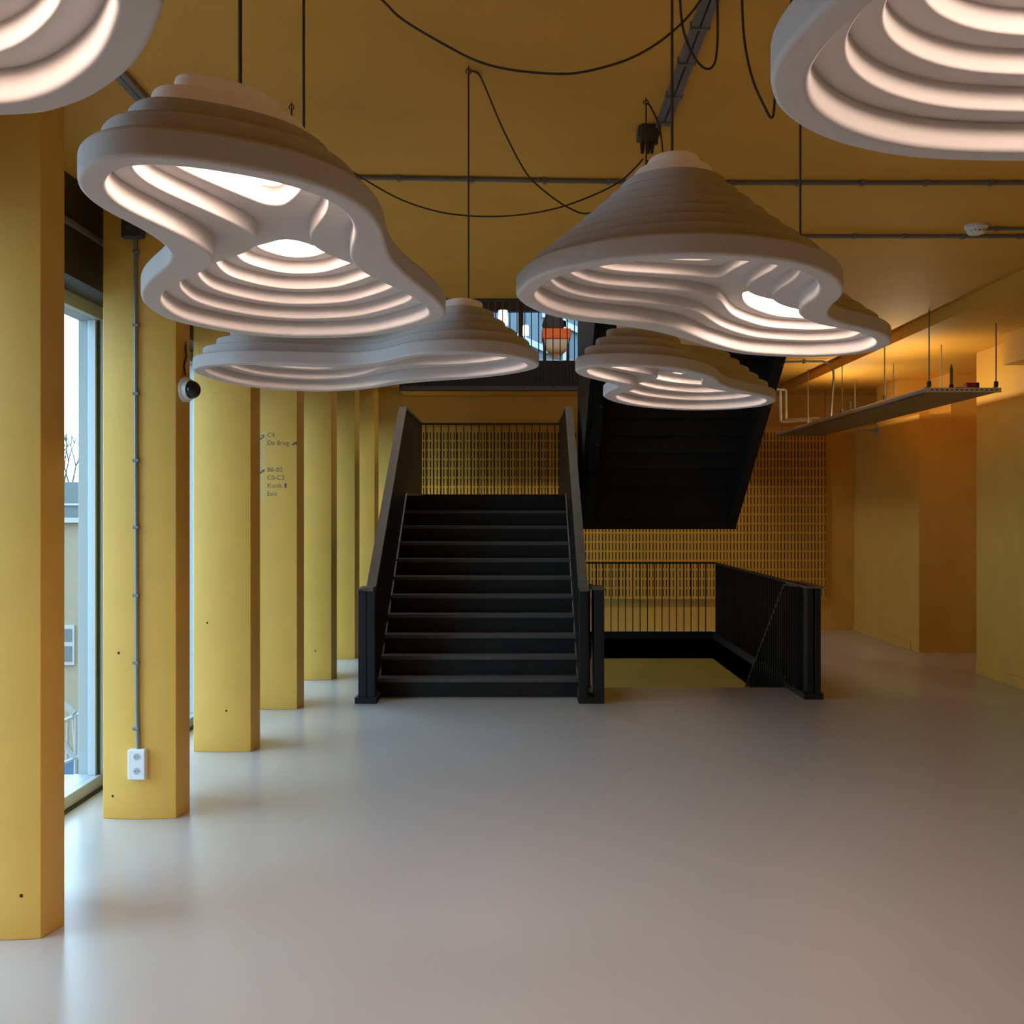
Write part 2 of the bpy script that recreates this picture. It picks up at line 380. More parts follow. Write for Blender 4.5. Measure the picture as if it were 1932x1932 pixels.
D_ = [(972, 557), (983, 545), (998, 530), (1037, 514), (1075, 504), (1151, 490), (1228, 483), (1305, 480), (1381, 482), (1458, 488), (1515, 498), (1557, 512), (1584, 530), (1593, 549), (1588, 563), (1572, 575), (1561, 591), (1568, 603), (1592, 612), (1630, 620), (1661, 629), (1679, 638), (1683, 647), (1672, 656), (1642, 666), (1592, 672), (1515, 675), (1439, 672), (1381, 667), (1324, 652), (1266, 633), (1209, 621), (1151, 613), (1075, 605), (1029, 595), (994, 580), (977, 567)]
E_ = [(1084, 702), (1088, 697), (1103, 693), (1131, 690), (1168, 689.5), (1211, 690), (1255, 693), (1287, 697), (1320, 704), (1342, 711), (1353, 717), (1357, 723), (1370, 730), (1396, 737), (1429, 744), (1457, 750), (1465, 755), (1461, 761), (1440, 767), (1396, 772), (1342, 774.5), (1287, 774.5), (1233, 771), (1190, 766), (1157, 759), (1139, 751), (1137, 746), (1147, 739), (1163, 733), (1167, 729), (1158, 726), (1142, 721.7), (1113, 714.8), (1092, 708.7)]
A_ = [(68, 220), (120, 206), (171, 188), (222, 155), (256, 125.5), (282, 85), (302, 39), (314, 0)]
A_w = plan(A_) + [(-.42, 1.18), (-.47, 1.02), (-.58, .86), (-.78, .72), (-1.0, .70), (-1.16, .82), (-1.22, 1.0), (-1.16, 1.18), (-1.13, 1.33), (-1.16, 1.48), (-1.10, 1.62), (-.95, 1.70)]
F_ = [(1575, 0), (1539, 28), (1509, 59), (1473, 102), (1458, 130), (1453, 153), (1455, 176), (1465, 204), (1491, 229), (1529, 252), (1580, 272), (1644, 288), (1707, 298), (1771, 303), (1822, 305), (1932, 307)]
F_w = plan(F_) + [(1.08, 1.90), (1.28, 1.80), (1.40, 1.60), (1.42, 1.36), (1.36, 1.12), (1.20, .94), (.98, .84), (.76, .82), (.56, .92), (.44, 1.08), (.385, 1.22)]
pendant('large white stepped pendant with an S-shaped waist, left of centre, in front of the columns', plan(B_), [453, 573], ((-.535, 2.14), (-.66, 3.30), .50), .040, .050, (.228, .156), .088)
pendant('flat wide white pendant seen nearly edge-on, behind and below the large left one', plan(C_), [884, 550], ((-.20, 4.60), (-1.02, 5.10), .50), .040, .056)
pendant('large white stepped pendant right of centre, hanging below the ceiling junction box', plan(D_), [1268, 1510], ((.41, 2.98), (.99, 3.88), .42), .0335, .045, .20)
pendant('small white pendant hanging in front of the upper black stair flight', plan(E_), [1219, 1306], ((.56, 4.93), (.94, 5.92), .50))
pendant('white pendant cut off by the top left corner of the photo', A_w, [100], None, LT, LS, .22)
pendant('white pendant cut off by the top right corner, deep glowing rings seen from below', F_w, [1900], None, LT, LS, .27)
for (dx, dy, lb) in ((-.5, -5.6, 'white pendant behind the camera on the window side'), (1.6, -4.9, 'white pendant behind the camera on the right side')):  # unseen pendants added for warm fill light
    pendant(lb, [(x + dx, y + dy) for (x, y) in plan(D_)], [], ((.41 + dx, 2.98 + dy), (.99 + dx, 3.88 + dy), .42), .037, .045, .20)

# ------------------------------------------------------------------ main stair flight
X0, X1 = -1.316, .578; Y0 = 10.495; R_ = 1.934 / 11; G_ = .27; YL = Y0 + 10 * G_; ZL = 1.934; YE = 15.4
st = thing('staircase', 'black steel staircase flight rising from the floor to the half landing', 'staircase', (X0, Y0, 0))
tr0 = MB().box(X0, X1, Y0 - .012, Y0 + G_, R_ - .035, R_).build('tread', M['tread'], st)
ri0 = MB().box(X0, X1, Y0, Y0 + .012, 0, R_ - .035).build('riser', M['black'], st)
for k in range(1, 11):
    if k < 10: dup(tr0, (0, k * G_, k * R_))
    dup(ri0, (0, k * G_, k * R_))
MB().box(X0, X1, YL - .012, YE, ZL - .06, ZL).build('landing', M['black'], st)
MB().prism([(Y0 + .05, 0), (YL + .05, ZL - .25), (YE, ZL - .25), (YE, ZL - .06), (YL + .015, ZL - .06), (YL + .015, ZL - .24), (Y0 + .35, 0.02)], X0 + .05, X1 - .05, 'x').build('soffit', M['black'], st)
def parapet(xa, xb, side):
    sl = (2.95 - 1.02) / (YL - 10.35)
    poly = [(10.14, .06), (10.45, .0), (Y0 + .1, 0), (YL, ZL - .3), (YE, ZL - .3), (YE, 2.95), (YL, 2.95), (10.35, 1.02), (10.14, 1.02)]
    MB().prism(poly, xa, xb, 'x').build('parapet_panel', M['black'], st)
    cp = [(10.12, 1.02), (10.35, 1.02), (YL, 2.95), (YE, 2.95), (YE, 2.985), (YL - .012, 2.985), (10.34, 1.055), (10.12, 1.055)]
    MB().prism(cp, xa - .012, xb + .008, 'x').build('parapet_cap', M['cap'], st)
parapet(-1.385, X0, -1); parapet(X1, .647, 1)
for xa, xb in ((X0, X0 + .012), (X1 - .012, X1)):
    MB().prism([(Y0 - .05, 0), (Y0 - .02, .0), (YL + .02, ZL), (YL, ZL + .03), (Y0 - .06, .06)], xa, xb, 'x').build('skirting_strip', M['cap'], st)
MB().box(X0, X0 + .012, YL, YE, ZL, ZL + .035).build('skirting_strip', M['cap'], st)
# newel boxes
MB().box(-1.445, -1.372, 10.13, 10.32, .05, 1.03).build('newel_post', M['black'], st, bevel=.004)
MB().box(-1.362, -1.292, 10.13, 10.30, .05, 1.03).build('newel_post', M['black'], st, bevel=.004)
MB().box(-1.455, -1.375, 10.11, 10.50, 1.03, 1.045).build('newel_cap', M['cap'], st)
MB().box(-1.476, -1.275, 10.12, 10.42, 0, .055).build('newel_foot', M['black'], st, bevel=.004)
MB().box(.563, .640, 10.13, 10.30, .05, 1.03).build('newel_post', M['black'], st, bevel=.004)
MB().box(.555, .79, 10.12, 10.42, 0, .055).build('newel_foot', M['black'], st, bevel=.004)
# guard at the back of the landing
MB().box(X0, X1, YE - .04, YE, 2.94, 2.965).build('top_rail', M['black'], st)
MB().box(X0, X1, YE - .03, YE - .005, ZL + .02, ZL + .05).build('bottom_rail', M['black'], st)
b0 = MB().box(X0 + .05, X0 + .062, YE - .026, YE - .014, ZL + .03, 2.95).build('baluster', M['black'], st)
for k in range(1, 18): dup(b0, (.1045 * k, 0, 0))

# ------------------------------------------------------------------ guard around the floor opening and flight going down
gd = thing('stairwell_guard', 'black barred guard around the floor opening right of the staircase', 'railing', (OX1, 10.3, 0))
MB().box(OX1, OX1 + .035, OY0, OY1, -.27, .10).build('fascia', M['black'], gd)
MB().box(OX0, OX1, OY1 - .0, OY1 + .03, -.27, .10).build('fascia', M['black'], gd)
MB().box(OX0 - .0, OX0 + .03, OY0, OY1, -.27, .02).build('fascia', M['black'], gd)
MB().box(2.66, 2.84, 10.34, 11.35, 0, .06).build('foot_plate', M['black'], gd, bevel=.004)
MB().box(2.69, 2.75, 10.36, 10.50, .05, 1.03).build('newel_post', M['black'], gd, bevel=.004)
MB().box(2.765, 2.82, 10.36, 10.50, .05, 1.03).build('newel_post', M['black'], gd, bevel=.004)
MB().box(2.67, 2.84, 10.33, 11.12, 1.03, 1.05).build('newel_cap', M['cap'], gd)
MB().box(2.70, 2.745, 10.5, OY1 + .03, 1.03, 1.05).build('top_rail', M['black'], gd)
g0 = MB().box(2.70, 2.745, 10.60, 10.612, .06, 1.04).build('baluster', M['black'], gd)
for k in range(1, 47): dup(g0, (0, .1 * k, 0))
MB().box(OX0, OX1 + .03, OY1, OY1 + .03, 1.03, 1.052).build('top_rail', M['black'], gd)
g1 = MB().box(OX0 + .08, OX0 + .092, OY1 + .008, OY1 + .02, .08, 1.04).build('baluster', M['black'], gd)
for k in range(1, 19): dup(g1, (.1 * k, 0, 0))
dn = thing('descending_stair', 'black stair flight going down through the floor opening', 'staircase', (OX0, OY0, 0))
t0 = MB().box(OX0 + .09, OX1 - .09, OY0 + .02, OY0 + .29, -R_ - .03, -R_).build('tread', M['tread'], dn)
r0 = MB().box(OX0 + .09, OX1 - .09, OY0 + .005, OY0 + .018, -R_, -.005).build('riser', M['black'], dn)
for k in range(1, 11):
    if k < 10: dup(t0, (0, k * G_, -k * R_))
    dup(r0, (0, k * G_, -k * R_))
MB().box(OX0, OX1, OY0 + 10 * G_, YB - .5, -2.0, -1.94).build('landing', M['black'], dn)
sl = -.70
for xa in (.705, 2.625):
    MB().tube([(xa + .02, 10.50, 1.04), (xa + .02, 11.07, 1.02), (xa + .02, 13.7, 1.02 + sl * 2.63)], .010, 6).build('handrail', M['tread'], dn)
    MB().prism([(OY0 + .02, -.30), (13.7, -2.1), (13.7, -1.8), (OY0 + .02, -.02)], xa, xa + .035, 'x').build('stringer', M['black'], dn)
    h0 = MB().box(xa + .012, xa + .024, 11.12, 11.135, -.05, .97).build('baluster', M['black'], dn)
    for k in range(1, 25): dup(h0, (0, .1 * k, sl * .1 * k))
h0 = MB().box(2.637, 2.649, 10.56, 10.572, .05, 1.02).build('baluster', M['black'], dn)
for k in range(1, 5): dup(h0, (0, .1 * k, 0))
MB().box(.70, .79, 10.13, 10.30, .05, 1.03).build('newel_post', M['black'], dn, bevel=.004)
MB().box(.68, .80, 10.11, 10.60, 1.03, 1.045).build('newel_cap', M['cap'], dn)
MB().prism([(10.3, .05), (11.07, .0), (11.07, 1.01), (10.3, 1.03)], .735, .76, 'x').build('side_panel', M['black'], dn)
# ------------------------------------------------------------------ upper flight back towards the camera
up = thing('upper_stair', 'black stair flight seen from below, climbing from the half landing to the upper floor', 'staircase', (.8, 13.5, ZL))
UX0, UX1, UY = .785, 2.63, 13.45
zt = lambda y: ZL + (UY - y) / G_ * R_               # nosing line of the flight
MB().box(X1 + .07, 2.61, UY - .05, YE, ZL - .25, ZL).build('landing', M['black'], up)
yn = VY0 + .35
for (a, b_) in ((UX0, UX0 + .11), (UX1 - .11, UX1)):
    MB().prism([(UY, ZL - .40), (UY, ZL + .20), (yn, zt(yn) + .20), (yn, zt(yn) - .32)], a, b_, 'x').build('stringer', M['black'], up, bevel=.004)
u0 = MB().box(UX0 + .11, UX1 - .11, UY - G_ - .02, UY, ZL + R_ - .04, ZL + R_).build('tread', M['black'], up)
u1 = MB().box(UX0 + .11, UX1 - .11, UY - .012, UY, ZL - .05, ZL + R_ - .04).build('riser', M['black'], up)
for k in range(1, 12):
    dup(u0, (0, -k * G_, k * R_)); dup(u1, (0, -k * G_, k * R_))
MB().box(UX0, UX1, UY - .06, UY + .06, ZL - .40, ZL - .30).box(UX0 + .1, UX1 - .1, UY - .02, UY, ZL - .36, ZL).build('end_beam', M['black'], up)
MB().prism([(UY + .05, ZL - .40), (UY + .05, 4.75), (yn, 4.75 + .9), (yn, zt(yn) - .3), (UY - .1, ZL - .3)], UX0 - .055, UX0 - .005, 'x').build('side_panel', M['black'], up)
MB().prism([(UY - 1.3, zt(UY - 1.3)), (UY - 1.3, zt(UY - 1.3) + .9), (yn, zt(yn) + 1.0), (yn, zt(yn))], UX1 + .0, UX1 + .03, 'x').build('side_panel', M['black'], up)
bo = MB().lathe((UX1 - .03, UY - .3, zt(UY - .3) - .375), (0, -.54, -.84), [(.014, 0), (.012, .012)], 6).build('bolt', M['darkbox'], up)
for k in range(1, 6): dup(bo, (0, -.55 * k, .55 * k * R_ / G_))
for k in range(0, 6): dup(bo, (-(UX1 - UX0) + .11, -.55 * k, .55 * k * R_ / G_))
# trim covering the ceiling void edges and upper floor
bal = thing('balcony', 'black slab edge and barred railing of the upper floor beyond the stair void', 'balcony', (0, 15.6, 3.44))
MB().box(VX0, VX1, 15.6, 15.72, 3.44, 3.86).build('slab_edge', M['black'], bal)
struct(bx(VX0, VX1, 15.72, 16.7, 3.445, 3.86).build('ceiling', M['yellow_ceiling']))
MB().box(VX0, VX1, 15.57, 15.61, 3.44, 3.50).build('lower_trim', M['lintel'], bal)
q0 = MB().box(VX0 + .04, VX0 + .054, 15.55, 15.564, 3.50, 4.86).build('baluster', M['black'], bal)
for k in range(1, 43): dup(q0, (.1 * k, 0, 0))
MB().box(VX0, VX1, 15.54, 15.575, 4.85, 4.89).build('top_rail', M['black'], bal)

# ------------------------------------------------------------------ slotted acoustic panels on the back wall
PW = .297; zt0, zb0 = 2.95, .46; rows = 18; pit = (zt0 - zb0 - .06) / rows
pm = MB(); ys = YB - .052
xs_ = [0]; 
for k in range(6): xs_ += [.018 + k * .0497 + .0, .018 + k * .0497 + .016]
xs_ += [PW - .003]
zs_ = [0]
for r in range(rows): zs_ += [.03 + r * pit + .012, .03 + (r + 1) * pit - .012]
zs_ += [zt0 - zb0]
nx, nz = len(xs_), len(zs_)
vs = [(x, 0, z) for x in xs_ for z in zs_] + [(x, .012, z) for x in xs_ for z in zs_]; fs = []
N = nx * nz; idx = lambda i, j, d=0: d * N + i * nz + j
for i in range(nx - 1):
    for j in range(nz - 1):
        if i % 2 == 1 and j % 2 == 1:
            fs += [(idx(i, j), idx(i, j + 1), idx(i, j + 1, 1), idx(i, j, 1)), (idx(i + 1, j), idx(i + 1, j, 1), idx(i + 1, j + 1, 1), idx(i + 1, j + 1)),
                   (idx(i, j), idx(i, j, 1), idx(i + 1, j, 1), idx(i + 1, j)), (idx(i, j + 1), idx(i + 1, j + 1), idx(i + 1, j + 1, 1), idx(i, j + 1, 1))]
        else:
            fs.append((idx(i, j), idx(i + 1, j), idx(i + 1, j + 1), idx(i, j + 1)))
for (i, a) in ((0, 0), (nx - 1, 0)):
    fs.append((idx(i, 0), idx(i, nz - 1), idx(i, nz - 1, 1), idx(i, 0, 1)))
fs.append(tuple([idx(0, 0), idx(nx - 1, 0), idx(nx - 1, 0, 1), idx(0, 0, 1)])); fs.append((idx(0, nz - 1), idx(0, nz - 1, 1), idx(nx - 1, nz - 1, 1), idx(nx - 1, nz - 1)))
pl = thing('acoustic_panelling', 'yellow slotted acoustic panelling on the back wall behind the stairs', 'wall panelling', (-1.4, ys, zb0))
me = bpy.data.meshes.new('slotted_panel'); me.from_pydata(vs, [], fs); me.materials.append(M['yellow_panel'])
npan = 20
for k in range(npan):
    o = bpy.data.objects.new('slotted_panel', me); COL.objects.link(o); o.parent = pl; o.location = (k * PW, (k % 2) * .0015, 0)
MB().box(-1.4, -1.4 + npan * PW - .003, YB - .038, YB - .022, zb0, zt0).build('backing', M['slot_dark'], pl)
MB().box(-1.4, -1.4 + npan * PW, YB - .056, YB - .02, zt0, zt0 + .03).build('top_edge', M['yellow_panel'], pl)

# ------------------------------------------------------------------ ceiling conduits, boxes, cords
def conduit(label, pts, r, clips, name='conduit', m_='conduit', cat='conduit', group='grey conduits on the ceiling', up=(0, 0, 1)):
    t = thing(name, label, cat, pts[0], group)
    MB().tube(pts, r, 8).build('pipe', M[m_], t, smooth=True)
    if clips:
        c0 = None
        for c in clips:
            if c0 is None: c0 = (MB().box(c[0] - .011, c[0] + .011, c[1] - r - .006, c[1] + r + .006, c[2] - r - .004, c[2] + r + .006).build('clip', M[m_], t, bevel=.002), c)
            else: dup(c0[0], Vector(c) - Vector(c0[1]))
    return t
def cp(px, py, z=3.565):
    Y = (z - H) * F / (CY - py); return ((px - CX) * Y / F, Y, z)
c1 = cp(667, 335); yy = c1[1]
xx = lambda px: (px - CX) * yy / F
conduit('grey conduit along the ceiling, left of the pendant with the junction box', [(xx(667), yy, 3.565), (xx(1175), yy + .08, 3.565), (xx(1195), yy + .09, 3.565), (xx(1215), yy + .18, 3.565)], .0125, [(xx(p), yy + .08 * (p - 667) / 508, 3.565) for p in (752, 890, 1028, 1150)])
conduit('nearer long grey conduit across the ceiling on the right', [(xx(1290), yy + .1, 3.565), (xx(2000), yy + .1, 3.565)], .0125, [(xx(p) * 1.016, yy + .1, 3.565) for p in (1382, 1504, 1627, 1748, 1870)])
y2 = cp(1700, 446)[1]; xx2 = lambda px: (px - CX) * y2 / F
conduit('farther grey conduit across the ceiling on the right, passing the smoke detector', [(xx2(1480), y2, 3.565), (xx2(2000), y2, 3.565)], .0125, [(xx2(p), y2, 3.565) for p in (1612, 1707, 1817, 1924)])
y3 = cp(1850, 432)[1]; xx3 = lambda px: (px - CX) * y3 / F
conduit('short grey conduit leaving the smoke detector to the right', [(xx3(1852), y3, 3.565), (xx3(2000), y3, 3.565)], .011, [(xx3(1881), y3, 3.565)])
sd = thing('smoke_detector', 'white round smoke detector on the ceiling at the right', 'smoke detector', P(1838, 428, y3 - .03)[0:2] + (ZC,))
sx, sy = xx3(1838), y3 - .03
MB().lathe((sx, sy, ZC), (0, 0, -1), [(.072, 0), (.072, .018), (.066, .022)], 24).build('base', M['white'], sd, smooth=True)
MB().lathe((sx, sy, ZC - .022), (0, 0, -1), [(.062, 0), (.058, .022), (.048, .034), (.02, .040)], 24).build('cover', M['white'], sd, smooth=True)
for a in range(-2, 3):
    x = sx + .052 * math.sin(a * .45); y = sy - .053 * math.cos(a * .45)
    MB().box(x - .008, x + .008, y - .006, y + .004, ZC - .044, ZC - .040).build('vent_slot', M['gasket'], sd)
# double cable channel running away from the camera, plus its twin at the left
def channel(label, x, ya, yb, clips):
    t = thing('cable_channel', label, 'cable channel', (x, ya, ZC), 'double cable channels on the ceiling')
    MB().box(x - .036, x - .006, ya, yb, ZC - .022, ZC).build('channel', M['conduit'], t, bevel=.003)
    MB().box(x + .000, x + .028, ya, yb - .12, ZC - .026, ZC).build('channel', M['conduit'], t, bevel=.003)
    c = None
    for y in clips:
        if c is None: c = MB().box(x - .042, x + .034, y - .010, y + .010, ZC - .031, ZC).build('bracket', M['conduit'], t, bevel=.002); yc = y
        else: dup(c, (0, y - yc, 0))
channel('double grey cable channel on the ceiling running up to the junction box', .69, 2.4, 5.37, [2.9, 3.3, 3.75, 4.19, 4.52, 4.88, 5.2])
channel('double grey cable channel on the ceiling above the left columns', -1.655, 2.0, 9.0, [2.5, 3.5, 4.5, 5.02, 6.0, 7.0, 8.0])
jb = thing('junction_box', 'dark grey square junction box with cable glands under the ceiling', 'junction box', (.625, 5.36, ZC))
MB().box(.575, .678, 5.30, 5.40, ZC - .055, ZC).build('box', M['darkbox'], jb, bevel=.006)
MB().box(.585, .668, 5.282, 5.30, ZC - .100, ZC - .0).build('lid', M['darkbox'], jb, bevel=.006)
for k, px in enumerate((1212, 1222, 1230)):
    p = P(px, 285, 5.28); MB().lathe((p[0], p[1], ZC - .09), (0, 0, -1), [(.011, 0), (.011, .025), (.007, .055)], 8).build('cable_gland', M['gasket'], jb)
def cord(label, pts, r=.0042, cat='cable'):
    pts = [Vector(p) for p in pts]; out = []
    n = len(pts)
    for i in range(n - 1):
        p0, p1, p2, p3 = pts[max(i - 1, 0)], pts[i], pts[i + 1], pts[min(i + 2, n - 1)]
        for k in range(5):
            t = k / 5; out.append(.5 * ((2 * p1) + (p2 - p0) * t + (2 * p0 - 5 * p1 + 4 * p2 - p3) * t * t + (3 * p1 - p0 - 3 * p2 + p3) * t ** 3))
    out.append(pts[-1])
    return tag(MB().tube(out, r, 6).build('hanging_cable', M['cord'], smooth=True), label, cat, 'slack cables under the ceiling')
def pxs(l, ya, yb): return [P(x, y, ya + (yb - ya) * i / (len(l) - 1)) for i, (x, y) in enumerate(l)]
cord('long slack cable sagging in a wide arc across the top of the photo', pxs([(640, -75), (720, -1), (760, 37), (840, 85), (900, 115), (960, 131), (1040, 139), (1100, 136), (1180, 114), (1240, 82), (1290, 40), (1322, 0), (1372, -76)], 3.72, 3.72))
cord('slack cable sagging from a ceiling hook near the large left pendant to the junction box', pxs([(548, 222), (556, 234), (600, 275), (640, 307), (700, 346), (760, 378), (830, 400), (900, 408), (975, 406), (1050, 393), (1120, 368), (1170, 342), (1200, 315), (1213, 300)], 5.14, 5.27))
cord('slack cable dropping from the hook above the flat pendant, then curving right', pxs([(885, 134), (897, 136), (910, 152), (945, 235), (980, 305), (1005, 341), (1050, 378), (1085, 398), (1105, 403), (1128, 398), (1170, 378), (1205, 330), (1222, 303)], 4.585, 5.27))
cord('short cable arching from the hook above the junction box down behind the pendant', pxs([(1219, 195), (1226, 199), (1240, 228), (1248, 262), (1251, 320), (1246, 420)], 4.98, 4.98))
cord('cable loop hanging beside the cable channel at the top of the photo', pxs([(1280, -90), (1283, 0), (1290, 60), (1310, 108), (1330, 129), (1345, 125), (1352, 100), (1354, 40), (1351, -95)], 3.65, 3.65))
cord('slack cable hanging left of the top right pendant', pxs([(1396, -160), (1400, 0), (1405, 80), (1420, 150), (1445, 207), (1456, 222), (1461, 200), (1466, 100), (1474, 36), (1492, 13), (1510, -170)], 3.40, 3.40))
cord('short cable from the junction box down behind the pendant', pxs([(1230, 303), (1230, 330), (1236, 420)], 5.27, 5.20), .005)

# ------------------------------------------------------------------ fittings on the second column
yc = on_col(1, 258, 900).y
cx1 = (258 - CX) * yc / F
cc = thing('wall_conduit', 'vertical grey conduit on the column, ending at the double socket', 'conduit', (cx1, yc, .4))
zsock = P(258, 1413, yc)[2]; zbox = P(258, 452, yc)[2]
MB().tube([(cx1 + .012, yc - .013, zsock - .02), (cx1 + .010, yc - .013, zsock + .10), (cx1 + .006, yc - .013, zsock + .22), (cx1, yc - .013, 2.0), (cx1 - .003, yc - .013, zbox + .02)], .011, 8).build('pipe', M['conduit_teal'], cc, smooth=True)
k0 = None
for py in (476, 614.5, 743, 869, 995, 1123, 1249.6, 1374):
    z = P(258, py, yc)[2]
    if k0 is None: k0 = MB().box(cx1 - .018, cx1 + .018, yc - .027, yc + .002, z - .008, z + .008).build('clip', M['conduit_teal'], cc, bevel=.003); z0_ = z
    else: dup(k0, (0, 0, z - z0_))
eb = thing('electrical_box', 'dark grey box at the top of the vertical conduit on the column', 'electrical box', P(254, 452, yc - .03))
MB().box(P(233, 0, yc)[0], P(275, 0, yc)[0], yc - .05, yc + .004, zbox, zbox + .15).build('housing', M['darkbox'], eb, bevel=.01)
MB().box(P(241, 0, yc)[0], P(267, 0, yc)[0], yc - .055, yc - .049, zbox + .02, zbox + .13).build('lid', M['darkbox'], eb, bevel=.002)
so = thing('wall_socket', 'white double power socket low on the column', 'socket', P(259, 1442, yc - .02))
sa, sb = P(243, 1470, yc - .02), P(276, 1413, yc - .02)
MB().box(sa[0], sb[0], yc - .045, yc + .012, sa[2], sb[2]).build('housing', M['white'], so, bevel=.008, smooth=True)
for py in (1428, 1455):
    p = P(258, py, yc - .046)
    o = MB().lathe((p[0], yc - .0455, p[2]), (0, -1, 0), [(.0225, 0), (.0225, .0015), (.019, .0015), (.0185, -.004)], 20).build('socket_cup', M['white'], so, smooth=True)
    MB().lathe((p[0], yc - .0458, p[2]), (0, -1, 0), [(.0185, 0), (.0185, .0006)], 18).build('recess', M['alu'], o)  # flat grey disc paints in the shade of the uncut socket recess
    for dx in (-.008, .008): MB().lathe((p[0] + dx, yc - .0465, p[2]), (0, -1, 0), [(.0028, 0), (.0028, .0006)], 8).build('pin_hole', M['gasket'], o)
# dome camera on the side of the column
dc = thing('dome_camera', 'white security camera with a black dome on the side of the column with the socket', 'security camera', P(356, 735, 6.45))
ccx, ccy, ccz = P(350, 735, 6.43)
ax = Vector((1, -.45, -.06)).normalized()
MB().lathe((ccx - .018, ccy, ccz), ax, [(.066, 0), (.073, .006), (.073, .030), (.068, .040)], 24).build('base', M['white'], dc, smooth=True)
MB().lathe(Vector((ccx - .018, ccy, ccz)) + ax * .040, ax, [(.060, 0), (.057, .022), (.054, .026)], 24).build('collar', M['white'], dc, smooth=True)
MB().lathe(Vector((ccx - .018, ccy, ccz)) + ax * .064, ax, [(.053, 0), (.051, .015), (.045, .030), (.034, .042), (.018, .050), (.004, .053)], 24).build('dome', M['dome'], dc, smooth=True)
MB().tube([P(350, 708, 6.42), P(347, 690, 6.42), P(352, 672, 6.43), P(349, 640, 6.45), P(349, 560, 6.45)], .006, 6).build('lead', M['cord'], dc, smooth=True)

# ------------------------------------------------------------------ direction lettering on the fourth column
sg = thing('direction_lettering', 'grey direction lettering with arrows and hatching printed on a column', 'lettering', on_col(3, 503, 940))
UP = COLY[3] / F
def wrap(ob, off=.0012):
    base = wloc(sg)
    for v in ob.data.vertices:
        x = v.co.x + base.x; u = max(-1, min(1, (x - XRF[3] + .2075) / .2075)); v.co.y = COLY[3] + front_y(u) - off - base.y
def text(s_, px, py, hpx, name='lettering'):
    cu = bpy.data.curves.new(name, 'FONT'); cu.body = s_; cu.size = hpx * UP / .69; cu.space_character = 1.02
    to = bpy.data.objects.new(name, cu); COL.objects.link(to); bpy.context.view_layer.update()
    me = bpy.data.meshes.new_from_object(to.evaluated_get(bpy.context.evaluated_depsgraph_get())); bpy.data.objects.remove(to); bpy.data.curves.remove(cu)
    p = on_col(3, px, py); base = wloc(sg)
    for v in me.vertices: v.co = (v.co.x + p.x - base.x, 0, v.co.y + p.z - base.z)
    me.materials.clear(); me.materials.append(M['ink'])
    o = bpy.data.objects.new(name, me); COL.objects.link(o); o.parent = sg; wrap(o); return o
for (s_, py) in (('C4', 824.5), ('De Brug', 839.5), ('B0-B2', 890), ('C0-C2', 905), ('Kiosk', 920), ('Exit', 935.5)):
    text(s_, 504, py, 8.2)
def flat(polys, name, m_, off=.0014):
    mb = MB()
    for poly in polys:
        vs = [on_col(3, x, y) for (x, y) in poly]; mb.add(vs, [tuple(range(len(vs)))])
    o = mb.build(name, M[m_], sg); wrap(o, off); return o
hl = []; hd = []
for k in range(22):
    y = 814 + k * 6.0
    if y < 884: hl.append([(488.5, y + 9), (500, y), (500, y + 2.0), (488.5, y + 11)])
    else: hl.append([(488.5, y - 2), (500, y + 7), (500, y + 9), (488.5, y)])
flat(hl, 'hatching', 'palelines', .0010)
flat([[(488.5, 830), (495, 824), (496.5, 826), (488.5, 833)], [(492, 821.5), (499, 820), (498, 826.5), (496, 826), (496.3, 822.5), (492, 823.3)]], 'arrow', 'ink')
flat([[(488.5, 894), (495, 888), (497, 890), (488.5, 897)], [(493, 887), (499.5, 885), (498.5, 891), (496.5, 891), (496.8, 887.5), (493, 888.6)]], 'arrow', 'ink')
flat([[(551, 840), (553, 836), (560.5, 832.5), (560.5, 840), (559, 840), (558.3, 837.5), (556.6, 837.5), (556, 840)]], 'icon', 'ink')
flat([[(537.5, 921), (536, 912.5), (541.5, 912.5), (540, 921)], [(538, 911.8), (538.6, 910), (539.4, 910), (539.6, 911.8)]], 'icon', 'ink')

# ------------------------------------------------------------------ suspended tray at the right with its services
tx0, tx1, ty0, ty1, tz = 3.74, 4.37, 10.15, 16.0, 2.83
ty = thing('cable_tray', 'long grey metal cable tray hung on rods below the right-hand ceiling', 'cable tray', (tx0, ty0, tz), None)
MB().box(tx0, tx1, ty0, ty1, tz, tz + .006).build('tray_bottom', M['tray'], ty)
for x in (tx0, tx1 - .004):
    MB().box(x, x + .004, ty0, ty1, tz, tz + .055).build('side_flange', M['zinc'], ty)
MB().box(tx0 - .03, tx1 + .03, ty0 - .01, ty0 + .03, tz + .0, tz + .04).build('end_bracket', M['zinc'], ty)
for k in range(14):
    x = tx0 + .02 + k * .045
    MB().box(x, x + .022, ty0 - .0125, ty0 - .009, tz + .013, tz + .026).build('perforation', M['darkbox'], ty)
MB().tube([(tx0 - .020, ty0 + .02, tz + .030), (tx0 - .020, ty1, tz + .030)], .019, 8).build('edge_pipe', M['zinc'], ty, smooth=True)
r0_ = MB().tube([(tx0 + .01, 10.16, tz), (tx0 + .01, 10.16, ZC)], .006, 6).build('hanger_rod', M['conduit'], ty)
for (x, y) in ((tx0 + .01, 11.39), (tx0 + .01, 12.88), (tx0 + .01, 14.39), (tx0 + .01, 15.8)): dup(r0_, (x - tx0 - .01, y - 10.16, 0))
r1_ = MB().tube([(tx1 - .01, 10.16, tz), (tx1 - .01, 10.16, ZR)], .006, 6).build('hanger_rod', M['conduit'], ty)
for y in (11.47, 12.93, 14.4, 15.8): dup(r1_, (0, y - 10.16, 0))
